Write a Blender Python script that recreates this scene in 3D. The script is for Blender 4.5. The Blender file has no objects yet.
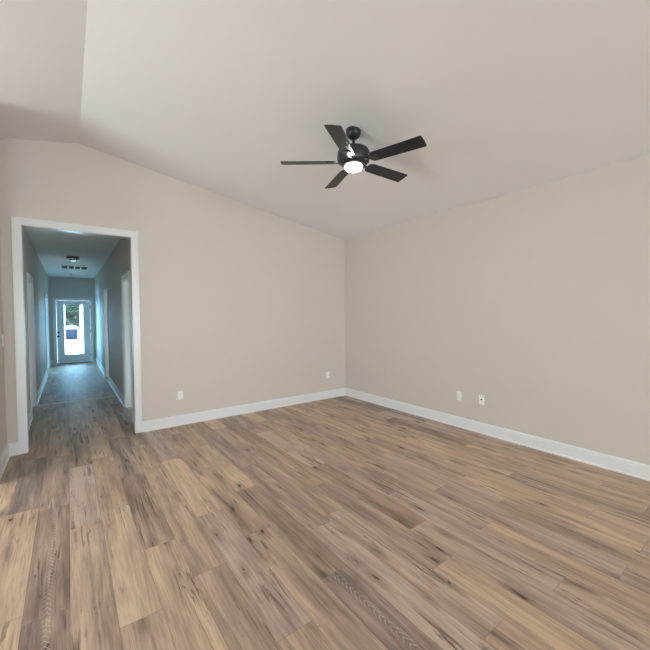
import bpy, bmesh, math, random
from mathutils import Vector, Matrix
PI = math.pi
sc = bpy.context.scene
COL = sc.collection
random.seed(7)

# ------------------------------------------------------------------ camera
CAM_H = 1.47
cam_d = bpy.data.cameras.new('camera')
cam_d.sensor_fit = 'HORIZONTAL'
cam_d.sensor_width = 36.0
cam_d.lens = 36.0 * 350.65 / 650.0
cam_d.clip_start = 0.02
cam = bpy.data.objects.new('camera', cam_d)
COL.objects.link(cam)
_y, _p, _r = math.radians(36.199), math.radians(1.581), math.radians(-0.425)
F = Vector((math.sin(_y) * math.cos(_p), math.cos(_y) * math.cos(_p), -math.sin(_p)))
R0 = Vector((math.cos(_y), -math.sin(_y), 0))
U0 = R0.cross(F)
Rv = R0 * math.cos(_r) + U0 * math.sin(_r)
Uv = -R0 * math.sin(_r) + U0 * math.cos(_r)
cam.matrix_world = Matrix(((Rv.x, Uv.x, -F.x, 0), (Rv.y, Uv.y, -F.y, 0), (Rv.z, Uv.z, -F.z, CAM_H), (0, 0, 0, 1)))
sc.camera = cam

# ------------------------------------------------------------------ exposure
vs = sc.view_settings
vs.view_transform = 'Standard'
vs.look = 'None'
vs.gamma = 1.0
vs.use_curve_mapping = False
vs.exposure = 0.0

# ------------------------------------------------------------------ sky, sun, daylight and added fill at the windows
world = bpy.data.worlds.new('sky')
sc.world = world
world.use_nodes = True
wn = world.node_tree
wn.nodes.clear()
w_out = wn.nodes.new('ShaderNodeOutputWorld')
w_bg = wn.nodes.new('ShaderNodeBackground')
w_tc = wn.nodes.new('ShaderNodeTexCoord')
w_sep = wn.nodes.new('ShaderNodeSeparateXYZ')
w_rmp = wn.nodes.new('ShaderNodeValToRGB')
w_mr = wn.nodes.new('ShaderNodeMapRange')
# bright cool open sky on the side of the hall door, hazier and dimmer on the other side of the house
wn.links.new(w_tc.outputs['Generated'], w_sep.inputs[0])
wn.links.new(w_sep.outputs['Y'], w_rmp.inputs[0])
w_rmp.color_ramp.elements[0].position = 0.55
w_rmp.color_ramp.elements[0].color = (0.80, 0.90, 1.0, 1)
w_rmp.color_ramp.elements[1].position = 0.85
w_rmp.color_ramp.elements[1].color = (0.30, 0.66, 1.0, 1)
w_mr.inputs['From Min'].default_value = 0.55
w_mr.inputs['From Max'].default_value = 0.9
w_mr.inputs['To Min'].default_value = 0.8
w_mr.inputs['To Max'].default_value = 18.0
wn.links.new(w_sep.outputs['Y'], w_mr.inputs['Value'])
wn.links.new(w_rmp.outputs[0], w_bg.inputs['Color'])
wn.links.new(w_mr.outputs[0], w_bg.inputs['Strength'])
wn.links.new(w_bg.outputs[0], w_out.inputs[0])


def light(name, typ, loc, rot, energy, color, sx=1.0, sy=1.0, portal=False):
    d = bpy.data.lights.new(name, typ)
    d.energy = energy
    d.color = color
    if typ == 'AREA':
        d.shape = 'RECTANGLE'
        d.size = sx
        d.size_y = sy
        if portal:
            d.cycles.is_portal = True
    o = bpy.data.objects.new(name, d)
    COL.objects.link(o)
    o.location = loc
    o.rotation_euler = rot
    return o


sun = light('sun', 'SUN', (20, 10, 20), (0, math.radians(50), math.radians(20)), 75.0, (0.40, 0.74, 1.0))
sun.data.angle = math.radians(1.0)
# added fill at two unseen patio windows behind the camera; daylight from the left
light('fill_front', 'AREA', (-1.9, -7.92, 1.25), (math.radians(90), 0, 0), 200, (0.84, 0.945, 1.0), 2.4, 2.1)
light('fill_front', 'AREA', (2.6, -7.92, 1.25), (math.radians(90), 0, 0), 265, (0.84, 0.945, 1.0), 2.4, 2.1)
light('daylight_left', 'AREA', (-3.72, 2.9, 1.45), (math.radians(90), 0, math.radians(-90)), 128, (0.87, 0.955, 1.0), 2.3, 1.6)
# daylight through the glass door at the end of the hall
light('daylight_hall', 'AREA', (0.15, 13.90, 1.07), (math.radians(-90), 0, 0), 1, (1, 1, 1), 0.60, 1.62, portal=True)

# far rooms: added blue fill to brighten the hall end; near left: window daylight
light('fill_far_room_left', 'AREA', (-3.42, 11.25, 1.4), (math.radians(90), 0, math.radians(-90)), 150, (0.20, 0.60, 1.0), 1.6, 1.5)
light('fill_far_room_right', 'AREA', (3.42, 9.7, 1.4), (math.radians(90), 0, math.radians(90)), 15, (0.20, 0.60, 1.0), 1.6, 1.5)
light('daylight_near_room_left', 'AREA', (-3.42, 6.8, 1.4), (math.radians(90), 0, math.radians(-90)), 6, (0.3, 0.66, 1.0), 1.6, 1.5)

light('fill_near_room_right', 'AREA', (3.42, 6.4, 1.4), (math.radians(90), 0, math.radians(90)), 3, (0.95, 0.97, 1.0), 1.4, 1.5)  # weak fill added in the side room to lift the doorway jamb

# ------------------------------------------------------------------ layout (metres)
YW, XR, XL = 4.968, 4.088, -0.554
XG, ZG = 0.143, 3.469              # ridge of the vaulted ceiling
SR, SL = -0.16042, 0.1986          # ceiling slopes either side of the ridge
X_FAR, Y_FRONT = -3.8, -8.0
HL, HR, HE, HZ = -0.473, 0.720, 13.814, 2.734
OX0, OX1, OZ = -0.396, 0.663, 2.470
T = 0.12
HY0 = YW + T


def zc(x):
    return ZG + (x - XG) * (SR if x > XG else SL)


# ------------------------------------------------------------------ materials
def nt_mat(name):
    m = bpy.data.materials.new(name)
    m.use_nodes = True
    t = m.node_tree
    b = t.nodes['Principled BSDF']
    return m, t, b


def srgb(r, g, b):
    f = lambda c: ((c / 255) / 12.92 if c / 255 <= 0.04045 else ((c / 255 + 0.055) / 1.055) ** 2.4)
    return (f(r), f(g), f(b), 1)


def paint(name, col, rough=0.6, bump=0.02, scale=220.0, spec=0.5):
    m, t, b = nt_mat(name)
    tc = t.nodes.new('ShaderNodeTexCoord')
    n = t.nodes.new('ShaderNodeTexNoise')
    n.inputs['Scale'].default_value = scale
    n.inputs['Detail'].default_value = 3
    bp = t.nodes.new('ShaderNodeBump')
    bp.inputs['Strength'].default_value = bump
    bp.inputs['Distance'].default_value = 0.002
    t.links.new(tc.outputs['Object'], n.inputs['Vector'])
    t.links.new(n.outputs['Fac'], bp.inputs['Height'])
    t.links.new(bp.outputs[0], b.inputs['Normal'])
    n2 = t.nodes.new('ShaderNodeTexNoise')
    n2.inputs['Scale'].default_value = 1.3
    n2.inputs['Detail'].default_value = 2
    t.links.new(tc.outputs['Object'], n2.inputs['Vector'])
    mx = t.nodes.new('ShaderNodeMix')
    mx.data_type = 'RGBA'
    mx.inputs['A'].default_value = tuple(c * 0.985 for c in col[:3]) + (1,)
    mx.inputs['B'].default_value = tuple(min(1, c * 1.015) for c in col[:3]) + (1,)
    t.links.new(n2.outputs['Fac'], mx.inputs['Factor'])
    t.links.new(mx.outputs['Result'], b.inputs['Base Color'])
    b.inputs['Roughness'].default_value = rough
    b.inputs['Specular IOR Level'].default_value = spec
    return m


def plain(name, col, rough=0.5, metal=0.0, spec=0.5, noise=0.04, scale=40.0):
    m, t, b = nt_mat(name)
    tc = t.nodes.new('ShaderNodeTexCoord')
    n = t.nodes.new('ShaderNodeTexNoise')
    n.inputs['Scale'].default_value = scale
    t.links.new(tc.outputs['Object'], n.inputs['Vector'])
    mr = t.nodes.new('ShaderNodeMapRange')
    mr.inputs['To Min'].default_value = max(0.02, rough - noise)
    mr.inputs['To Max'].default_value = rough + noise
    t.links.new(n.outputs['Fac'], mr.inputs['Value'])
    t.links.new(mr.outputs[0], b.inputs['Roughness'])
    b.inputs['Base Color'].default_value = col
    b.inputs['Metallic'].default_value = metal
    b.inputs['Specular IOR Level'].default_value = spec
    return m


M_WALL = paint('greige_wall_paint', srgb(207, 199, 190), 0.55, 0.03)
M_CEIL = paint('white_ceiling_paint', srgb(238, 237, 236), 0.8, 0.06, 160)
M_TRIM = paint('white_trim_paint', srgb(226, 226, 226), 0.28, 0.0)
M_DOOR = paint('white_door_paint', srgb(236, 237, 238), 0.32, 0.0)
M_PLATE = plain('white_plastic', srgb(240, 239, 236), 0.35)
M_SLOT = plain('dark_slot', srgb(40, 38, 36), 0.6)
M_BLACK = plain('matte_black_metal', srgb(34, 36, 42), 0.42, 0.2)
M_BRONZE = plain('dark_housing_metal', srgb(62, 58, 60), 0.36, 0.6)
M_BLADE = plain('dark_blade_wood', srgb(23, 23, 28), 0.38)
M_HINGE = plain('dark_hinge_metal', srgb(50, 46, 44), 0.4, 0.8)
M_KNOB = plain('black_lockset', srgb(18, 18, 20), 0.3, 0.5)
M_CHROME = plain('satin_nickel', srgb(200, 200, 200), 0.25, 0.9)
M_GREY = plain('grey_sheet_metal', srgb(110, 116, 122), 0.5, 0.2)
M_CONC = paint('pale_concrete', srgb(214, 212, 206), 0.9, 0.2, 40)
M_BARK = plain('tree_bark', srgb(52, 46, 42), 0.9, spec=0.05)
M_LEAF = plain('leaf_green', srgb(80, 94, 82), 0.8, spec=0.05)
M_ROOFW = plain('asphalt_roofing', srgb(120, 118, 116), 0.9)
M_VINYL = plain('white_vinyl', srgb(240, 242, 244), 0.4)


def lens_mat():
    m, t, b = nt_mat('lit_frosted_lens')
    b.inputs['Base Color'].default_value = (1, 0.96, 0.9, 1)
    b.inputs['Emission Color'].default_value = (1.0, 0.95, 0.86, 1)
    b.inputs['Emission Strength'].default_value = 62.0
    b.inputs['Roughness'].default_value = 0.4
    return m


M_LENS = lens_mat()


def glass_mat():
    m, t, b = nt_mat('clear_door_glass')
    t.nodes.remove(b)
    out = t.nodes['Material Output']
    tr = t.nodes.new('ShaderNodeBsdfTransparent')
    tr.inputs['Color'].default_value = (0.94, 0.97, 0.97, 1)
    gl = t.nodes.new('ShaderNodeBsdfGlossy')
    gl.inputs['Roughness'].default_value = 0.02
    fr = t.nodes.new('ShaderNodeFresnel')
    fr.inputs['IOR'].default_value = 1.45
    mx = t.nodes.new('ShaderNodeMixShader')
    t.links.new(fr.outputs[0], mx.inputs[0])
    t.links.new(tr.outputs[0], mx.inputs[1])
    t.links.new(gl.outputs[0], mx.inputs[2])
    t.links.new(mx.outputs[0], out.inputs['Surface'])
    return m


M_GLASS = glass_mat()


def floor_mat():
    m, t, b = nt_mat('oak_look_vinyl_planks')
    N, L = t.nodes, t.links

    def node(k, **kw):
        n = N.new(k)
        for a, v in kw.items():
            setattr(n, a, v)
        return n

    def math_(op, a, b_=None, c=None, clamp=False):
        n = node('ShaderNodeMath', operation=op)
        n.use_clamp = clamp
        for i, x in enumerate((a, b_, c)):
            if x is None:
                continue
            if isinstance(x, (int, float)):
                n.inputs[i].default_value = x
            else:
                L.new(x, n.inputs[i])
        return n.outputs[0]

    def rng(v, a0, a1, b0=0.0, b1=1.0):
        n = node('ShaderNodeMapRange')
        n.inputs['From Min'].default_value = a0
        n.inputs['From Max'].default_value = a1
        n.inputs['To Min'].default_value = b0
        n.inputs['To Max'].default_value = b1
        L.new(v, n.inputs['Value'])
        return n.outputs[0]

    def mixc(f, a, c, blend='MIX'):
        n = node('ShaderNodeMix', data_type='RGBA', blend_type=blend)
        if isinstance(f, (int, float)):
            n.inputs['Factor'].default_value = f
        else:
            L.new(f, n.inputs['Factor'])
        for k, x in (('A', a), ('B', c)):
            if isinstance(x, tuple):
                n.inputs[k].default_value = x
            else:
                L.new(x, n.inputs[k])
        return n.outputs['Result']

    def attr(name):
        return node('ShaderNodeAttribute', attribute_name=name).outputs['Fac']

    uv = node('ShaderNodeUVMap')
    sep = node('ShaderNodeSeparateXYZ')
    L.new(uv.outputs[0], sep.inputs[0])
    u, v = sep.outputs[0], sep.outputs[1]
    seed, tone, hue, cath = attr('seed'), attr('tone'), attr('hue'), attr('cathedral')
    so = math_('MULTIPLY', seed, 37.0)

    def coord(su, sv):
        c = node('ShaderNodeCombineXYZ')
        L.new(math_('MULTIPLY', u, su), c.inputs[0])
        L.new(math_('MULTIPLY', v, sv), c.inputs[1])
        L.new(so, c.inputs[2])
        return c.outputs[0]

    def noise(su, sv, detail=4, rough=0.55, dist=0.0):
        n = node('ShaderNodeTexNoise')
        n.inputs['Scale'].default_value = 1.0
        n.inputs['Detail'].default_value = detail
        n.inputs['Roughness'].default_value = rough
        n.inputs['Distortion'].default_value = dist
        L.new(coord(su, sv), n.inputs['Vector'])
        return n.outputs['Fac']

    fine = noise(150, 7, 4)
    grain = noise(42, 2.2, 5, 0.6, 0.6)
    broad = noise(11, 1.1, 3, 0.5, 0.4)
    # board colour: brown-grey to pale tan, per plank
    ramp = node('ShaderNodeValToRGB')
    cr = ramp.color_ramp
    cr.elements[0].position = 0.0
    cr.elements[0].color = srgb(126, 106, 91)
    cr.elements[1].position = 1.0
    cr.elements[1].color = srgb(216, 188, 158)
    for pos, c in ((0.25, (154, 131, 112)), (0.5, (178, 152, 129)), (0.75, (198, 170, 143))):
        e = cr.elements.new(pos)
        e.color = srgb(*c)
    tv = math_('ADD', tone, math_('MULTIPLY', math_('SUBTRACT', broad, 0.5), 1.5))
    tv = math_('ADD', tv, math_('MULTIPLY', math_('SUBTRACT', grain, 0.5), 1.0))
    tv = math_('ADD', tv, math_('MULTIPLY', math_('SUBTRACT', fine, 0.5), 0.7), clamp=True)
    L.new(tv, ramp.inputs[0])
    colr = ramp.outputs[0]
    # some boards lean grey, some lean warm
    colr = mixc(math_('MULTIPLY', hue, 0.8, clamp=True), colr, mixc(1.0, colr, (0.86, 0.90, 1.06, 1), 'MULTIPLY'))
    # long dark mineral streaks
    st = noise(38, 1.9, 4, 0.6, 0.8)
    st2 = noise(5, 1.6, 2)
    streak = math_('MULTIPLY', rng(st, 0.54, 0.64), rng(st2, 0.47, 0.60))
    colr = mixc(math_('MULTIPLY', streak, 0.72, clamp=True), colr, srgb(80, 64, 53))
    # knots with short cracks
    vor = node('ShaderNodeTexVoronoi', feature='F1', voronoi_dimensions='2D')
    vor.inputs['Scale'].default_value = 1.0
    wob = noise(60, 14, 3)
    cc = node('ShaderNodeVectorMath', operation='ADD')
    kc = node('ShaderNodeCombineXYZ')
    L.new(math_('ADD', math_('MULTIPLY', u, 8.0), so), kc.inputs[0])
    L.new(math_('ADD', math_('MULTIPLY', v, 2.4), math_('MULTIPLY', so, 1.7)), kc.inputs[1])
    L.new(kc.outputs[0], cc.inputs[0])
    sc_ = node('ShaderNodeVectorMath', operation='SCALE')
    cmb = node('ShaderNodeCombineXYZ')
    L.new(math_('SUBTRACT', wob, 0.5), cmb.inputs[0])
    L.new(math_('SUBTRACT', wob, 0.5), cmb.inputs[1])
    L.new(cmb.outputs[0], sc_.inputs[0])
    sc_.inputs['Scale'].default_value = 0.28
    L.new(sc_.outputs[0], cc.inputs[1])
    L.new(cc.outputs[0], vor.inputs['Vector'])
    kd = vor.outputs['Distance']
    sepc = node('ShaderNodeSeparateColor')
    L.new(vor.outputs['Color'], sepc.inputs[0])
    pick = rng(sepc.outputs[0], 0.72, 0.78)
    halo = math_('MULTIPLY', rng(kd, 0.34, 0.02), pick)
    ksz = rng(sepc.outputs[1], 0.0, 1.0, 0.35, 1.5)
    core = math_('MULTIPLY', rng(math_('DIVIDE', kd, ksz), 0.075, 0.03), pick)
    # thin dark checks following the grain
    ck = noise(34, 2.6, 2, 0.5, 1.2)
    check = math_('MULTIPLY', rng(math_('ABSOLUTE', math_('SUBTRACT', ck, 0.5)), 0.020, 0.006), rng(noise(9, 2.0, 2), 0.57, 0.66))
    colr = mixc(math_('MULTIPLY', halo, 0.55, clamp=True), colr, srgb(98, 80, 66))
    colr = mixc(math_('MULTIPLY', core, 0.85, clamp=True), colr, srgb(46, 36, 30))
    colr = mixc(math_('MULTIPLY', check, 0.7, clamp=True), colr, srgb(70, 54, 44))
    # white limed cathedral figure along the middle of a few boards
    du = math_('SUBTRACT', u, 0.094)
    par = math_('ADD', v, math_('MULTIPLY', math_('ABSOLUTE', du), 1.5))
    par = math_('ADD', par, math_('MULTIPLY', broad, 0.10))
    wv = math_('SINE', math_('MULTIPLY', par, 2 * PI / 0.036))
    wl = rng(wv, 0.72, 0.97)
    near = rng(math_('ABSOLUTE', math_('ADD', du, math_('MULTIPLY', math_('SUBTRACT', noise(0.01, 2.5, 1), 0.5), 0.06))), 0.024, 0.008)
    lim = math_('MULTIPLY', math_('MULTIPLY', wl, near), math_('MULTIPLY', cath, rng(fine, 0.3, 0.6)))
    colr = mixc(math_('MULTIPLY', lim, 0.75, clamp=True), colr, srgb(214, 206, 198))
    # eased edges
    eu = math_('MINIMUM', u, math_('SUBTRACT', 0.188, u))
    ev = math_('MINIMUM', v, math_('SUBTRACT', 1.22, v))
    ed = math_('MINIMUM', eu, ev)
    em = rng(ed, 0.0022, 0.0006)
    colr = mixc(math_('MULTIPLY', em, 0.45, clamp=True), colr, srgb(78, 62, 50))
    L.new(colr, b.inputs['Base Color'])
    ro = rng(grain, 0.2, 0.8, 0.36, 0.50)
    L.new(ro, b.inputs['Roughness'])
    b.inputs['Specular IOR Level'].default_value = 0.45
    hb = math_('ADD', math_('MULTIPLY', fine, 0.3), math_('MULTIPLY', em, -1.0))
    bp = node('ShaderNodeBump')
    bp.inputs['Strength'].default_value = 0.12
    bp.inputs['Distance'].default_value = 0.002
    L.new(hb, bp.inputs['Height'])
    L.new(bp.outputs[0], b.inputs['Normal'])
    return m


M_FLOOR = floor_mat()


# ------------------------------------------------------------------ mesh helpers
def box(bm, x0, x1, y0, y1, z0, z1):
    vs_ = [bm.verts.new((x, y, z)) for x in (x0, x1) for y in (y0, y1) for z in (z0, z1)]
    for f in ((0, 1, 3, 2), (4, 6, 7, 5), (0, 4, 5, 1), (2, 3, 7, 6), (0, 2, 6, 4), (1, 5, 7, 3)):
        bm.faces.new([vs_[i] for i in f])


def prism(bm, pts, axis, a, b):
    """extrude a 2-D polygon; axis 'y': pts are (x,z) ; axis 'x': pts are (y,z)"""
    mk = (lambda p, d: (p[0], d, p[1])) if axis == 'y' else (lambda p, d: (d, p[0], p[1]))
    A = [bm.verts.new(mk(p, a)) for p in pts]
    B = [bm.verts.new(mk(p, b)) for p in pts]
    bm.faces.new(A)
    bm.faces.new(list(reversed(B)))
    n = len(pts)
    for i in range(n):
        j = (i + 1) % n
        bm.faces.new([A[i], B[i], B[j], A[j]])


def lathe(bm, prof, seg=48, cx=0, cy=0):
    """profile [(r,z)...] spun about z"""
    rings = []
    for r, z in prof:
        if r < 1e-6:
            rings.append([bm.verts.new((cx, cy, z))])
        else:
            rings.append([bm.verts.new((cx + r * math.cos(2 * PI * k / seg), cy + r * math.sin(2 * PI * k / seg), z)) for k in range(seg)])
    for a, b in zip(rings, rings[1:]):
        for k in range(seg):
            j = (k + 1) % seg
            if len(a) == 1 and len(b) == 1:
                continue
            if len(a) == 1:
                bm.faces.new([a[0], b[j], b[k]])
            elif len(b) == 1:
                bm.faces.new([a[k], a[j], b[0]])
            else:
                bm.faces.new([a[k], a[j], b[j], b[k]])


def obj(name, bm, mat, parent=None, smooth=False, bevel=0.0, segs=2, loc=None):
    bmesh.ops.recalc_face_normals(bm, faces=bm.faces[:])
    me = bpy.data.meshes.new(name)
    bm.to_mesh(me)
    bm.free()
    me.materials.append(mat)
    if smooth:
        me.shade_smooth()
        me.set_sharp_from_angle(angle=math.radians(35))
    o = bpy.data.objects.new(name, me)
    COL.objects.link(o)
    if parent is not None:
        o.parent = parent
    if loc is not None:
        o.location = loc
    if bevel:
        md = o.modifiers.new('bevel', 'BEVEL')
        md.width = bevel
        md.segments = segs
        md.limit_method = 'ANGLE'
    return o


def tag(o, label=None, cat=None, group=None, kind=None):
    if label:
        o['label'] = label
    if cat:
        o['category'] = cat
    if group:
        o['group'] = group
    if kind:
        o['kind'] = kind
    return o


def struct(o, label, cat):
    return tag(o, label, cat, kind='structure')


def thing(name, label, cat, loc=(0, 0, 0), rot=(0, 0, 0), group=None):
    o = bpy.data.objects.new(name, None)
    o.empty_display_size = 0.05
    COL.objects.link(o)
    o.location = loc
    o.rotation_euler = rot
    return tag(o, label, cat, group)


# ------------------------------------------------------------------ floor
PW, PL, PX = 0.188, 1.22, 0.727


def build_floor():
    me = bpy.data.meshes.new('floor')
    verts, faces, uvs, at = [], [], [], []
    # columns whose board ends can be read in the photograph: column -> (y of a board end)
    known = {0: 2.595, 2: 1.56, -2: 2.43, -5: 0.95, -4: 1.75, -3: 3.10, 4: 2.05}
    # (column, row counted from the known end) -> tone, hue, cathedral
    special = {(0, 0): (0.92, 0.0, 0), (2, -1): (0.30, 1.0, 1), (2, 0): (0.34, 0.35, 0), (2, 1): (0.80, 0.0, 0),
               (-2, 0): (0.30, 0.35, 0), (-5, 0): (0.36, 0.8, 1), (-5, 1): (0.36, 0.7, 1), (-3, 0): (0.62, 0.0, 0),
               (1, 0): (0.58, 0.3, 0), (-1, 0): (0.60, 0.1, 0), (-2, -1): (0.66, 0.1, 0)}
    prev = 0.0
    for c in range(-26, 19):
        x0 = PX + c * PW
        if c in known:
            y_end = known[c]
        else:
            y_end = prev + random.choice((0.33, 0.41, 0.52, 0.66, 0.8))
        prev = y_end % PL
        k0 = math.ceil((-8.2 - y_end) / PL) - 1
        for k in range(k0, 16):
            ya = y_end + k * PL
            yb = ya + PL
            if yb < -8.1 or ya > 14.0:
                continue
            xa, xb = x0, x0 + PW
            if ya > 5.2 and (xb < -3.6 or xa > 3.6):
                continue
            tone = min(1, max(0, random.gauss(0.62, 0.14)))
            hue = random.choice((0, 0, 0.2, 0.4, 0.8, 1.2))
            ca = 1.0 if random.random() < 0.015 else 0.0
            if (c, k) in special:
                tone, hue, ca = special[(c, k)]
            n = len(verts)
            verts += [(xa, ya, 0), (xb, ya, 0), (xb, yb, 0), (xa, yb, 0)]
            faces.append((n, n + 1, n + 2, n + 3))
            fl = random.random() < 0.5
            uvs += ([(0, 0), (PW, 0), (PW, PL), (0, PL)] if not fl else [(PW, PL), (0, PL), (0, 0), (PW, 0)])
            at.append((random.random(), tone, hue, ca))
    me.from_pydata(verts, [], faces)
    ul = me.uv_layers.new(name='UVMap')
    for i, q in enumerate(uvs):
        ul.data[i].uv = q
    for j, nm in enumerate(('seed', 'tone', 'hue', 'cathedral')):
        a = me.attributes.new(nm, 'FLOAT', 'FACE')
        for i, q in enumerate(at):
            a.data[i].value = q[j]
    me.materials.append(M_FLOOR)
    o = bpy.data.objects.new('floor', me)
    COL.objects.link(o)
    struct(o, 'oak look vinyl plank floor running from the room into the hall', 'floor')


build_floor()


# ------------------------------------------------------------------ room shell
def gable_piece(bm, x0, x1, z0, y0, y1, z1=None):
    if z1 is not None:
        box(bm, x0, x1, y0, y1, z0, z1)
        return
    pts = [(x0, z0), (x1, z0), (x1, zc(x1))]
    if x0 < XG < x1:
        pts.append((XG, ZG))
    pts.append((x0, zc(x0)))
    prism(bm, pts, 'y', y0, y1)


bm = bmesh.new()
gable_piece(bm, X_FAR, OX0, 0, YW, YW + T)
gable_piece(bm, OX1, XR, 0, YW, YW + T)
gable_piece(bm, OX0, OX1, OZ, YW, YW + T)
struct(obj('wall_back', bm, M_WALL), 'greige gable wall with the cased opening to the hall', 'wall')

bm = bmesh.new()
box(bm, XR, XR + T, Y_FRONT - T, YW + T, 0, zc(XR))
struct(obj('wall_right', bm, M_WALL), 'long plain greige wall with two outlets low down', 'wall')

bm = bmesh.new()
box(bm, XL - T, XL, 4.15, YW, 0, zc(XL - T))
struct(obj('wall_left', bm, M_WALL), 'short greige wall stub beside the hall opening', 'wall')

# outer walls the camera stands in front of, with their window openings
bm = bmesh.new()
for a, b_, z0, z1 in ((Y_FRONT - T, 1.75, 0, 2.7), (4.05, YW + T, 0, 2.7), (1.75, 4.05, 0, 0.65), (1.75, 4.05, 2.25, 2.7)):
    box(bm, X_FAR - T, X_FAR, a, b_, z0, z1)
struct(obj('wall_far_left', bm, M_WALL), 'greige outer wall with a wide window', 'wall')
bm = bmesh.new()
gable_piece(bm, X_FAR, -3.1, 0, Y_FRONT - T, Y_FRONT)
gable_piece(bm, -0.7, 1.4, 0, Y_FRONT - T, Y_FRONT)
gable_piece(bm, 3.8, XR, 0, Y_FRONT - T, Y_FRONT)
for a_, c_ in ((-3.1, -0.7), (1.4, 3.8)):
    gable_piece(bm, a_, c_, 2.3, Y_FRONT - T, Y_FRONT)
    box(bm, a_, c_, Y_FRONT - T, Y_FRONT, 0, 0.2)
struct(obj('wall_front', bm, M_WALL), 'greige outer wall with two patio windows added for light behind the camera', 'wall')


def window_frame(name, cx, cy, z0, z1, w, along, label):
    b2 = bmesh.new()
    t = 0.05
    segs = [(-w / 2, w / 2, z0, z0 + t), (-w / 2, w / 2, z1 - t, z1), (-w / 2, -w / 2 + t, z0 + t, z1 - t), (w / 2 - t, w / 2, z0 + t, z1 - t),
            (-t / 2, t / 2, z0 + t, z1 - t)]
    for a, c, d, e in segs:
        if along == 'x':
            box(b2, cx + a, cx + c, cy - .03, cy + .03, d, e)
        else:
            box(b2, cx - .03, cx + .03, cy + a, cy + c, d, e)
    struct(obj(name, b2, M_VINYL), label, 'window')


window_frame('added_window_1', -1.9, Y_FRONT - 0.06, 0.2, 2.3, 2.4, 'x', 'unseen white framed patio window added for light behind the camera')
window_frame('added_window_7', 2.6, Y_FRONT - 0.06, 0.2, 2.3, 2.4, 'x', 'second unseen white framed patio window added for light behind the camera')
window_frame('window_2', X_FAR - 0.06, 2.9, 0.65, 2.25, 2.3, 'y', 'white framed window in the outer wall')

# vaulted ceiling
bm = bmesh.new()
ya, yb, th = Y_FRONT - T, YW + T, 0.10
prof = [(X_FAR - T, zc(X_FAR - T)), (XG, ZG), (XR + T, zc(XR + T)), (XR + T, zc(XR + T) + th), (XG, ZG + th), (X_FAR - T, zc(X_FAR - T) + th)]
prism(bm, prof, 'y', ya, yb)
struct(obj('ceiling', bm, M_CEIL), 'white vaulted ceiling with its ridge above the hall opening', 'ceiling')

# ------------------------------------------------------------------ hall shell
LD = [(6.74, 7.50, 2.05), (11.40, 12.92, 2.05)]     # doorways in the hall's left wall (y0, y1, height); far one widened to light the end wall
RD = [(5.70, 6.46, 2.05), (9.28, 10.04, 2.05)]


def side_wall(name, x0, x1, doors, label):
    b2 = bmesh.new()
    y = HY0
    for a, c, z in doors:
        box(b2, x0, x1, y, a, 0, HZ)
        box(b2, x0, x1, a, c, z, HZ)
        y = c
    box(b2, x0, x1, y, HE, 0, HZ)
    struct(obj(name, b2, M_WALL), label, 'wall')


side_wall('wall_hall_left', HL - T, HL, LD, 'left wall of the hall with two doorways')
side_wall('wall_hall_right', HR, HR + T, RD, 'right wall of the hall with two doorways')
DX0, DX1, DZ = -0.318, 0.600, 2.015      # end door opening
bm = bmesh.new()
box(bm, HL - T, DX0, HE, HE + 0.15, 0, HZ)
box(bm, DX1, HR + T, HE, HE + 0.15, 0, HZ)
box(bm, DX0, DX1, HE, HE + 0.15, DZ, HZ)
struct(obj('wall_hall_end', bm, M_WALL), 'end wall of the hall around the glass door', 'wall')
bm = bmesh.new()
box(bm, -3.6, 3.6, HY0, HE + 0.15, HZ, HZ + 0.1)
struct(obj('ceiling_hall', bm, M_CEIL), 'flat white hall ceiling', 'ceiling')


# side rooms seen through the doorways, outer windows added for light except the near left one
def side_room(name, x0, x1, y0, y1, outer, label, win=None):
    b2 = bmesh.new()
    t = 0.06
    xa, xb = (x0 - t, x0) if outer == 'lo' else (x1, x1 + t)
    if win:
        wa, wb, wz0, wz1 = win
        box(b2, xa, xb, y0 - t, wa, 0, HZ)
        box(b2, xa, xb, wb, y1 + t, 0, HZ)
        box(b2, xa, xb, wa, wb, 0, wz0)
        box(b2, xa, xb, wa, wb, wz1, HZ)
    else:
        box(b2, xa, xb, y0 - t, y1 + t, 0, HZ)
    box(b2, x0, x1, y0 - t, y0, 0, HZ)
    box(b2, x0, x1, y1, y1 + t, 0, HZ)
    struct(obj(name, b2, M_WALL), label, 'wall')


side_room('wall_side_room_left', -3.5, HL - T, 5.3, 8.2, 'lo', 'walls of the dim room behind the near left hall doorway', (6.0, 7.6, 0.65, 2.15))
side_room('wall_far_room_left', -3.5, HL - T, 10.4, 13.6, 'lo', 'walls of the room behind the far left hall doorway', (10.45, 12.05, 0.65, 2.15))
side_room('wall_side_room_right', HR + T, 3.5, 5.3, 7.9, 'hi', 'walls of the dim room behind the near right hall doorway', (5.7, 7.1, 0.65, 2.15))
side_room('wall_far_room_right', HR + T, 3.5, 8.2, 11.4, 'hi', 'walls of the room behind the far right hall doorway', (8.9, 10.5, 0.65, 2.15))
window_frame('window_3', -3.53, 6.8, 0.65, 2.15, 1.6, 'y', 'white window frame in the near left side room')
window_frame('added_window_4', -3.53, 11.25, 0.65, 2.15, 1.6, 'y', 'white frame of a window added for light in the far left side room')
window_frame('added_window_5', 3.53, 9.7, 0.65, 2.15, 1.6, 'y', 'white frame of a window added for light in the far right side room')


window_frame('added_window_6', 3.53, 6.4, 0.65, 2.15, 1.4, 'y', 'white frame of a window added for light in the near right side room')

# ------------------------------------------------------------------ trim
def bb_profile(h=0.135):
    return [(0, 0), (0.026, 0), (0.026, 0.010), (0.021, 0.017), (0.015, 0.020), (0.015, h - 0.034), (0.0125, h - 0.028), (0.0125, h - 0.016), (0.006, h - 0.004), (0.004, h), (0, h)]


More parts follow.
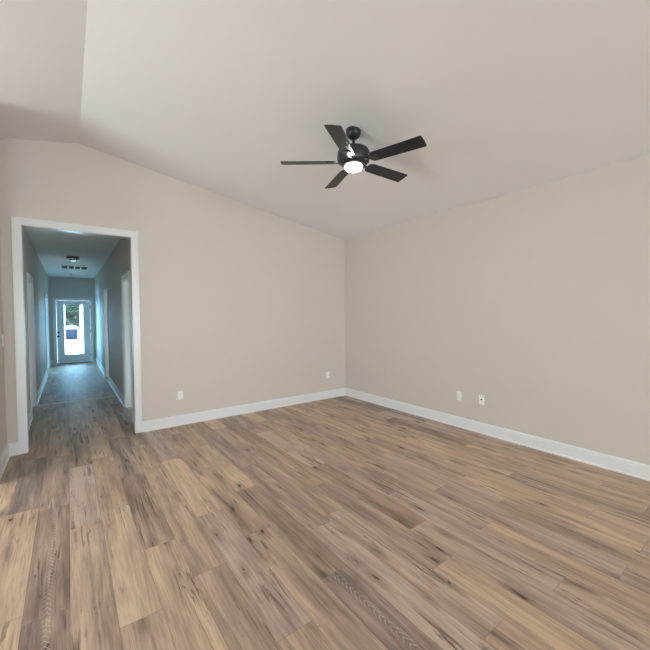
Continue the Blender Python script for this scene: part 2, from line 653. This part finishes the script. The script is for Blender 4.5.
def baseboard(name, runs, label, h=0.135):
    """runs: (axis, wall coordinate, a, b, sign)  sign = direction the board sticks out"""
    b2 = bmesh.new()
    for ax, w, a, c, s in runs:
        pts = [(w + s * d, z) for d, z in bb_profile(h)]
        prism(b2, pts, 'y' if ax == 'y' else 'x', a, c)
    struct(obj(name, b2, M_TRIM), label, 'baseboard')


CW = 0.067
baseboard('baseboard_back', [('x', YW, OX1 + CW, XR, -1), ('x', YW, XL, OX0 - CW, -1)], 'white baseboard along the gable wall')
baseboard('baseboard_right', [('y', XR, Y_FRONT, YW, -1)], 'white baseboard along the long plain wall')
baseboard('baseboard_left', [('y', XL, 4.15, YW, 1)], 'white baseboard on the wall stub beside the hall opening')
baseboard('baseboard_hall_left', [('y', HL, HY0, LD[0][0] - CW, 1), ('y', HL, LD[0][1] + CW, LD[1][0] - CW, 1), ('y', HL, LD[1][1] + CW, HE, 1)],
          'white baseboard along the left hall wall')
baseboard('baseboard_hall_right', [('y', HR, HY0, RD[0][0] - CW, -1), ('y', HR, RD[0][1] + CW, RD[1][0] - CW, -1), ('y', HR, RD[1][1] + CW, HE, -1)],
          'white baseboard along the right hall wall')
baseboard('baseboard_hall_end', [('x', HE, HL, DX0 - CW, -1), ('x', HE, DX1 + CW, HR, -1)], 'white baseboard beside the glass door')


def casing_bar(b2, mk, a0, a1, z0, z1, side):
    """flat casing bar with a raised back band on its outer edge. mk(a, d, z)->xyz"""
    def bx(p0, p1, d0, d1, q0, q1):
        v = [b2.verts.new(mk(p, d, q)) for p in (p0, p1) for d in (d0, d1) for q in (q0, q1)]
        for f in ((0, 1, 3, 2), (4, 6, 7, 5), (0, 4, 5, 1), (2, 3, 7, 6), (0, 2, 6, 4), (1, 5, 7, 3)):
            b2.faces.new([v[i] for i in f])
    bx(a0, a1, 0, 0.013, z0, z1)
    w = 0.018
    if side == 'lo':
        bx(a0, a0 + w, 0.013, 0.019, z0, z1)
    elif side == 'hi':
        bx(a1 - w, a1, 0.013, 0.019, z0, z1)
    else:
        bx(a0, a1, 0.013, 0.019, z1 - w, z1)


def door_trim(name, mk, a0, a1, top, depth, label, rev=0.006, jamb=0.018):
    """casing around an opening plus the jamb lining; mk(a along, d out of the wall (negative = into the wall), z)"""
    b2 = bmesh.new()
    casing_bar(b2, mk, a0 - CW, a0 + rev, 0, top + CW, 'lo')
    casing_bar(b2, mk, a1 - rev, a1 + CW, 0, top + CW, 'hi')
    casing_bar(b2, mk, a0 + rev, a1 - rev, top - rev, top + CW, 'top')

    def bx(p0, p1, d0, d1, q0, q1):
        v = [b2.verts.new(mk(p, d, q)) for p in (p0, p1) for d in (d0, d1) for q in (q0, q1)]
        for f in ((0, 1, 3, 2), (4, 6, 7, 5), (0, 4, 5, 1), (2, 3, 7, 6), (0, 2, 6, 4), (1, 5, 7, 3)):
            b2.faces.new([v[i] for i in f])
    bx(a0, a0 + jamb, -depth, 0, 0, top)
    bx(a1 - jamb, a1, -depth, 0, 0, top)
    bx(a0 + jamb, a1 - jamb, -depth, 0, top - jamb, top)
    return struct(obj(name, b2, M_TRIM), label, 'door trim')


door_trim('trim_1', lambda a, d, z: (a, YW - d, z), OX0, OX1, OZ, T, 'tall white casing around the opening from the room to the hall', jamb=0.012)
for i, (a, c, z) in enumerate(LD):
    door_trim('trim_%d' % (2 + i), lambda p, d, q: (HL + d, p, q), a, c, z, T,
              ('white casing of the near left hall doorway', 'white casing of the far left hall doorway')[i])
for i, (a, c, z) in enumerate(RD):
    door_trim('trim_%d' % (4 + i), lambda p, d, q: (HR - d, p, q), a, c, z, T,
              ('white casing of the near right hall doorway', 'white casing of the far right hall doorway')[i])
door_trim('trim_6', lambda a, d, z: (a, HE - d, z), DX0, DX1, DZ, 0.15, 'white casing around the glass door')

# floor transition strip across the hall
bm = bmesh.new()
prism(bm, [(7.480, 0.0), (7.486, 0.008), (7.505, 0.010), (7.524, 0.008), (7.530, 0.0)], 'x', HL, HR)
struct(obj('trim_7', bm, plain('grey_oak_strip', srgb(226, 222, 218), 0.3)), 'thin floor transition strip across the hall', 'floor trim')

# ------------------------------------------------------------------ glass door at the end of the hall
door = thing('door_1', 'white exterior door with a tall glass pane at the end of the hall', 'door', ((DX0 + DX1) / 2, HE + 0.05, 0))
tag(door, kind='structure')
dw = (DX1 - DX0) / 2 - 0.021
gx0, gx1, gz0, gz1 = -0.262, 0.262, 0.27, 1.88
bm = bmesh.new()
for a in ((-dw, gx0, 0.012, 1.993), (gx1, dw, 0.012, 1.993), (gx0, gx1, 0.012, gz0), (gx0, gx1, gz1, 1.993)):
    box(bm, a[0], a[1], -0.022, 0.022, a[2], a[3])
obj('door_leaf', bm, M_DOOR, door)
bm = bmesh.new()
for a in ((gx0 - 0.03, gx0 + 0.012, gz0 - 0.03, gz1 + 0.03), (gx1 - 0.012, gx1 + 0.03, gz0 - 0.03, gz1 + 0.03),
          (gx0 + 0.012, gx1 - 0.012, gz0 - 0.03, gz0 + 0.012), (gx0 + 0.012, gx1 - 0.012, gz1 - 0.012, gz1 + 0.03)):
    box(bm, a[0], a[1], -0.032, -0.018, a[2], a[3])
obj('glass_frame', bm, M_DOOR, door, bevel=0.004)
bm = bmesh.new()
box(bm, gx0, gx1, -0.003, 0.003, gz0, gz1)
obj('glass_pane', bm, M_GLASS, door)
for zz, nm in ((0.995, 'deadbolt'), (0.865, 'door_knob')):
    bm = bmesh.new()
    lathe(bm, [(0, -0.0), (0.032, 0.0), (0.032, 0.012), (0.016, 0.016), (0.014, 0.03), (0.027, 0.038), (0.027, 0.052), (0.018, 0.06), (0, 0.062)] if nm == 'door_knob'
          else [(0, 0), (0.032, 0), (0.032, 0.014), (0.024, 0.022), (0, 0.024)], 32)
    o = obj(nm, bm, M_KNOB, door, smooth=True)
    o.location = (-0.40, -0.022, zz)
    o.rotation_euler = (math.radians(90), 0, 0)
    o['label'] = 'black lock on the white door'
for zz in (0.24, 1.02, 1.80):
    bm = bmesh.new()
    box(bm, dw - 0.008, dw + 0.010, -0.030, -0.020, zz - 0.05, zz + 0.05)
    obj('hinge', bm, M_HINGE, door)['label'] = 'dark door hinge'
bm = bmesh.new()
box(bm, DX0, DX1, HE - 0.01, HE + 0.15, 0.0, 0.011)
struct(obj('trim_8', bm, plain('dark_threshold', srgb(60, 58, 56), 0.5, 0.4)), 'dark threshold under the glass door', 'door sill')


# open doors of the side rooms, swung into their rooms
def open_door(name, hx, hy, x_dir, label, width=0.72, z1=2.02):
    d = thing(name, label, 'door', (hx, hy, 0))
    tag(d, kind='structure')
    b2 = bmesh.new()
    x0, x1 = sorted((0.0, x_dir * width))
    box(b2, x0, x1, -0.0175, 0.0175, 0.012, z1)
    obj('door_leaf', b2, M_DOOR, d)
    b2 = bmesh.new()
    for z0_, z1_ in ((0.25, 0.95), (1.10, 1.85)):
        a, c = sorted((x_dir * 0.12, x_dir * (width - 0.12)))
        for s in (-1, 1):
            y0_, y1_ = sorted((s * 0.0175, s * 0.0215))
            box(b2, a, c, y0_, y1_, z0_, z1_)
    obj('raised_panel', b2, M_DOOR, d, bevel=0.003)
    for zz in (0.25, 1.03, 1.82):
        b2 = bmesh.new()
        lathe(b2, [(0, zz - 0.045), (0.008, zz - 0.045), (0.008, zz + 0.045), (0, zz + 0.045)], 12, -x_dir * 0.004, -0.022)
        obj('hinge', b2, M_HINGE, d, smooth=True)['label'] = 'dark door hinge'
    b2 = bmesh.new()
    lathe(b2, [(0, 0), (0.03, 0), (0.03, 0.01), (0.012, 0.014), (0.012, 0.03), (0.027, 0.04), (0.024, 0.056), (0, 0.06)], 24)
    o = obj('door_knob', b2, M_KNOB, d, smooth=True)
    o.location = (x_dir * (width - 0.07), -0.0175, 0.95)
    o.rotation_euler = (math.radians(90), 0, 0)
    return d


open_door('door_2', HR + T + 0.012, RD[0][1] - 0.019, 1, 'white door standing open inside the near right hall doorway')
open_door('door_3', HL - T - 0.012, LD[0][1] - 0.019, -1, 'white door standing open inside the near left hall doorway')
open_door('door_4', HR + T + 0.012, RD[1][1] - 0.019, 1, 'white door standing open inside the far right hall doorway')


# ------------------------------------------------------------------ ceiling fan
FX, FY, FZ, FR = 2.134, 2.456, 2.859, 0.66
fan = thing('ceiling_fan', 'dark five-blade ceiling fan with a lit round lamp under it', 'ceiling fan', (FX, FY, 0))
zt = zc(FX)
bm = bmesh.new()
lathe(bm, [(0, zt + 0.010), (0.066, zt + 0.010), (0.069, zt - 0.020), (0.066, zt - 0.032), (0.055, zt - 0.054), (0.036, zt - 0.072), (0.022, zt - 0.080), (0, zt - 0.080)], 48)
obj('canopy', bm, M_BLACK, fan, smooth=True)
bm = bmesh.new()
lathe(bm, [(0, zt - 0.078), (0.0125, zt - 0.078), (0.0125, FZ + 0.150), (0.024, FZ + 0.146), (0.024, FZ + 0.120), (0, FZ + 0.120)], 24)
obj('downrod', bm, M_BLACK, fan, smooth=True)
bm = bmesh.new()
lathe(bm, [(0, FZ + 0.134), (0.05, FZ + 0.134), (0.105, FZ + 0.127), (0.135, FZ + 0.112), (0.147, FZ + 0.088), (0.150, FZ + 0.040), (0.143, FZ + 0.010), (0.128, FZ + 0.003),
           (0.112, FZ - 0.002), (0.105, FZ - 0.010), (0, FZ - 0.010)], 64)
obj('motor_housing', bm, M_BRONZE, fan, smooth=True)
bm = bmesh.new()
lathe(bm, [(0, FZ - 0.008), (0.098, FZ - 0.008), (0.098, FZ - 0.022), (0.088, FZ - 0.028), (0, FZ - 0.028)], 48)
obj('light_ring', bm, M_BLACK, fan, smooth=True)
bm = bmesh.new()
lathe(bm, [(0, FZ - 0.027), (0.079, FZ - 0.027), (0.080, FZ - 0.042), (0.074, FZ - 0.055), (0.056, FZ - 0.062), (0.03, FZ - 0.065), (0, FZ - 0.066)], 48)
o = obj('lamp_lens', bm, M_LENS, fan, smooth=True)
o['label'] = 'glowing white lamp lens'


def blade_mesh():
    b2 = bmesh.new()
    r0, r1, w0, w1, t = 0.165, FR, 0.060, 0.068, 0.0035
    out = [(r0, -w0 * 0.55), (r0 + 0.02, -w0 * 0.92), (r0 + 0.05, -w0), (r1 - 0.012, -w1), (r1 - 0.003, -w1 * 0.96), (r1 + 0.001, -w1 * 0.90),
           (r1 + 0.006, 0), (r1 + 0.001, w1 * 0.90), (r1 - 0.003, w1 * 0.96), (r1 - 0.012, w1), (r0 + 0.05, w0), (r0 + 0.02, w0 * 0.92), (r0, w0 * 0.55)]
    A = [b2.verts.new((x, y, t)) for x, y in out]
    B = [b2.verts.new((x, y, -t)) for x, y in out]
    b2.faces.new(A)
    b2.faces.new(list(reversed(B)))
    for i in range(len(out)):
        j = (i + 1) % len(out)
        b2.faces.new([A[i], B[i], B[j], A[j]])
    return b2


def bracket_mesh():
    b2 = bmesh.new()
    out = [(0.095, -0.020), (0.17, -0.016), (0.185, -0.030), (0.235, -0.034), (0.250, -0.020), (0.250, 0.020), (0.235, 0.034), (0.185, 0.030), (0.17, 0.016), (0.095, 0.020)]
    A = [b2.verts.new((x, y, -0.0036)) for x, y in out]
    B = [b2.verts.new((x, y, -0.0086)) for x, y in out]
    b2.faces.new(A)
    b2.faces.new(list(reversed(B)))
    for i in range(len(out)):
        j = (i + 1) % len(out)
        b2.faces.new([A[i], B[i], B[j], A[j]])
    return b2


PITCH = math.radians(-13)
blade0 = obj('blade', blade_mesh(), M_BLADE, fan, bevel=0.0015)
brk0 = obj('blade_bracket', bracket_mesh(), M_BRONZE, blade0, bevel=0.001)
for k in range(5):
    bl = blade0 if k == 0 else blade0.copy()
    if k:
        COL.objects.link(bl)
        bl.parent = fan
        bk = brk0.copy()
        COL.objects.link(bk)
        bk.parent = bl
    ang = 0.62138 + PI + k * 2 * PI / 5
    bl.rotation_mode = 'QUATERNION'
    bl.rotation_quaternion = (Matrix.Rotation(ang, 3, 'Z') @ Matrix.Rotation(PITCH, 3, 'X')).to_quaternion()
    bl.location = (0, 0, FZ + 0.004)


# ------------------------------------------------------------------ outlets, switches
def plate_thing(name, label, cat, loc, rotz, kind, group=None):
    """plate in local coords: x across, -y out of the wall, z up"""
    t = thing(name, label, cat, loc, (0, 0, rotz), group)
    b2 = bmesh.new()
    box(b2, -0.035, 0.035, -0.006, 0.0, -0.0575, 0.0575)
    obj('cover_plate', b2, M_PLATE, t, bevel=0.003)
    if kind == 'outlet':
        b2 = bmesh.new()
        box(b2, -0.0165, 0.0165, -0.0085, -0.005, -0.0335, 0.0335)
        ins = obj('receptacle', b2, M_PLATE, t, bevel=0.001)
        b2 = bmesh.new()
        for zz in (-0.018, 0.018):
            box(b2, -0.0075, -0.0052, -0.0095, -0.0080, zz - 0.002, zz + 0.007)
            box(b2, 0.0052, 0.0075, -0.0095, -0.0080, zz - 0.002, zz + 0.006)
            box(b2, -0.002, 0.002, -0.0095, -0.0080, zz - 0.010, zz - 0.006)
        obj('slot', b2, M_SLOT, ins)['label'] = 'dark socket slots'
    elif kind == 'jack':
        b2 = bmesh.new()
        lathe(b2, [(0, 0.0), (0.0085, 0.0), (0.0085, 0.008), (0.005, 0.009), (0.005, 0.014), (0, 0.014)], 20)
        o_ = obj('cable_jack', b2, M_SLOT, t, smooth=True)
        o_.location = (0, -0.005, 0.006)
        o_.rotation_euler = (math.radians(90), 0, 0)
        o_['label'] = 'dark round cable jack'
    elif kind == 'switch':
        b2 = bmesh.new()
        prism(b2, [(-0.005, -0.033), (-0.0105, -0.033), (-0.0065, 0.0), (-0.0085, 0.033), (-0.005, 0.033)], 'x', -0.0165, 0.0165)
        obj('rocker', b2, M_PLATE, t)
    return t


plate_thing('wall_outlet', 'white wall outlet low on the gable wall, near the hall opening', 'outlet', (1.197, YW, 0.404), 0, 'outlet', 'wall outlets near the floor')
plate_thing('wall_outlet', 'white wall outlet low in the corner where the two plain walls meet', 'outlet', (3.69, YW, 0.412), 0, 'outlet', 'wall outlets near the floor')
plate_thing('wall_outlet', 'white wall outlet on the long plain wall, beside the cable plate', 'outlet', (XR, 2.637, 0.408), math.radians(-90), 'outlet', 'wall outlets near the floor')
plate_thing('cable_plate', 'white wall plate with a small dark cable jack on the long plain wall', 'wall plate', (XR, 2.328, 0.414), math.radians(-90), 'jack')
plate_thing('light_switch', 'white light switch on the short wall beside the hall opening', 'light switch', (XL, 4.90, 1.23), math.radians(90), 'switch')
plate_thing('light_switch', 'small white light switch on the right hall wall', 'light switch', (HR, 8.60, 1.52), math.radians(-90), 'switch')


# ------------------------------------------------------------------ hall ceiling fixtures
def disc_fixture(name, label, cat, x, y, r, drop, group=None):
    t = thing(name, label, cat, (x, y, HZ), (0, 0, 0), group)
    b2 = bmesh.new()
    lathe(b2, [(0, 0), (r, 0), (r, -drop * 0.4), (r * 0.92, -drop * 0.5), (0, -drop * 0.5)], 40)
    obj('base', b2, M_GREY if drop > 0.05 else M_PLATE, t, smooth=True)
    b2 = bmesh.new()
    lathe(b2, [(0, -drop * 0.5), (r * 0.72, -drop * 0.5), (r * 0.66, -drop * 0.8), (r * 0.45, -drop), (0, -drop)], 40)
    obj('dome', b2, M_CHROME if drop > 0.05 else M_PLATE, t, smooth=True)
    return t


disc_fixture('ceiling_light', 'round ceiling light with a shiny centre on the hall ceiling before the vent', 'ceiling light', 0.108, 9.05, 0.11, 0.09)
disc_fixture('smoke_detector', 'small white smoke detector on the hall ceiling, nearest the glass door', 'smoke detector', 0.140, 12.6, 0.085, 0.045)
disc_fixture('smoke_detector', 'small white smoke detector on the hall ceiling, just inside the cased opening', 'smoke detector', 0.145, 6.38, 0.07, 0.045)

vent = thing('ceiling_vent', 'wide return air vent with dark slots on the hall ceiling', 'vent', (0.156, 10.95, HZ))
bm = bmesh.new()
vw, vd = 0.30, 0.34
for a in ((-vw, vw, -vd, -vd + 0.035), (-vw, vw, vd - 0.035, vd), (-vw, -vw + 0.04, -vd + 0.035, vd - 0.035), (vw - 0.04, vw, -vd + 0.035, vd - 0.035)):
    box(bm, a[0], a[1], a[2], a[3], -0.012, 0)
for k in (-1, 0, 1):
    box(bm, k * 0.13 - 0.014, k * 0.13 + 0.014, -vd + 0.035, vd - 0.035, -0.012, 0)
obj('vent_frame', bm, M_PLATE, vent)
bm = bmesh.new()
n = 14
for i in range(n):
    y = -vd + 0.05 + i * (2 * vd - 0.10) / (n - 1)
    prism(bm, [(y - 0.012, -0.010), (y - 0.010, -0.010), (y + 0.012, -0.002), (y + 0.010, -0.002)], 'x', -vw + 0.04, vw - 0.04)
obj('grille', bm, M_CHROME, vent)
bm = bmesh.new()
box(bm, -vw + 0.03, vw - 0.03, -vd + 0.03, vd - 0.03, -0.0015, 0.0)
obj('backing', bm, plain('duct_grey', srgb(150, 152, 154), 0.7), vent)['label'] = 'dark duct behind the slots'

# ------------------------------------------------------------------ outside, beyond the glass door
bm = bmesh.new()
box(bm, -14, 14, HE + 0.15, 60, -0.16, -0.06)
struct(obj('ground', bm, M_CONC), 'bright pale paved ground outside the glass door', 'ground')
bm = bmesh.new()
box(bm, -1.6, 1.9, HE + 0.15, 16.2, -0.059, -0.005)
struct(obj('trim_9', bm, M_CONC), 'pale concrete step outside the glass door', 'step')


def post(label, x, y, w, h):
    t = thing('porch_post', label, 'post', (x, y, -0.06), (0, 0, 0), 'porch posts outside the glass door')
    b2 = bmesh.new()
    box(b2, -w / 2, w / 2, -w / 2, w / 2, 0.12, h)
    obj('shaft', b2, M_VINYL, t)
    b2 = bmesh.new()
    box(b2, -w / 2 - 0.02, w / 2 + 0.02, -w / 2 - 0.02, w / 2 + 0.02, 0, 0.12)
    obj('plinth', b2, M_VINYL, t, bevel=0.005)


post('narrow white porch post seen at one edge of the door glass', -0.165, 17.0, 0.15, 3.2)
post('wide white porch post in the middle of the door glass', 0.50, 17.0, 0.27, 3.2)


def tree(label, x, y, h, cr, seed):
    rnd = random.Random(seed)
    t = thing('tree', label, 'tree', (x, y, -0.06))
    b2 = bmesh.new()
    lathe(b2, [(0, 0), (0.22, 0), (0.16, 0.5), (0.13, h * 0.5), (0.05, h * 0.9), (0, h * 0.9)], 14)
    for q in range(7):
        z = h * (0.3 + 0.08 * q)
        a = rnd.uniform(0, 2 * PI)
        d = Vector((math.cos(a), math.sin(a), 0.6)).normalized()
        s = d.cross(Vector((0, 0, 1))).normalized() * 0.03
        p0, p1 = Vector((0, 0, z)), Vector((0, 0, z)) + d * cr * 0.9
        u_ = d.cross(s).normalized() * 0.03
        vs1 = [b2.verts.new(p0 + s), b2.verts.new(p0 + u_), b2.verts.new(p0 - s), b2.verts.new(p0 - u_)]
        tip = b2.verts.new(p1)
        for i in range(4):
            b2.faces.new([vs1[i], vs1[(i + 1) % 4], tip])
    obj('trunk', b2, M_BARK, t, smooth=True)
    b2 = bmesh.new()
    for q in range(5000):
        a, el, rr = rnd.uniform(0, 2 * PI), math.asin(rnd.uniform(-1, 1)), cr * rnd.uniform(0.35, 1.0) ** 0.6
        c = Vector((rr * math.cos(el) * math.cos(a), rr * math.cos(el) * math.sin(a), h * 0.62 + rr * math.sin(el) * 1.3))
        e1 = Vector((rnd.gauss(0, 1), rnd.gauss(0, 1), rnd.gauss(0, 1))).normalized()
        e2 = e1.cross(Vector((rnd.gauss(0, 1), rnd.gauss(0, 1), rnd.gauss(0, 1)))).normalized()
        s1, s2 = rnd.uniform(0.16, 0.28), rnd.uniform(0.08, 0.14)
        b2.faces.new([b2.verts.new(c + e1 * s1), b2.verts.new(c + e2 * s2), b2.verts.new(c - e1 * s1), b2.verts.new(c - e2 * s2)])
    me_o = obj('foliage', b2, M_LEAF, t)
    return t


tree('leafy green tree beyond the porch, seen through the glass door', 0.1, 35.0, 5.5, 2.2, 3)

bin_ = thing('storage_box', 'small blue grey storage box with a rounded white lid seen through the door glass', 'storage box', (0.16, 30.0, -0.06))
bm = bmesh.new()
box(bm, -0.36, 0.36, -0.3, 0.3, 0, 0.72)
obj('box_body', bm, plain('blue_grey_siding', srgb(58, 66, 88), 0.8, spec=0.1), bin_)
bm = bmesh.new()
prism(bm, [(0.40 * math.cos(a * PI / 12), 0.72 + 0.26 * math.sin(a * PI / 12)) for a in range(13)], 'y', -0.34, 0.34)
obj('lid', bm, M_VINYL, bin_)['label'] = 'rounded white lid'
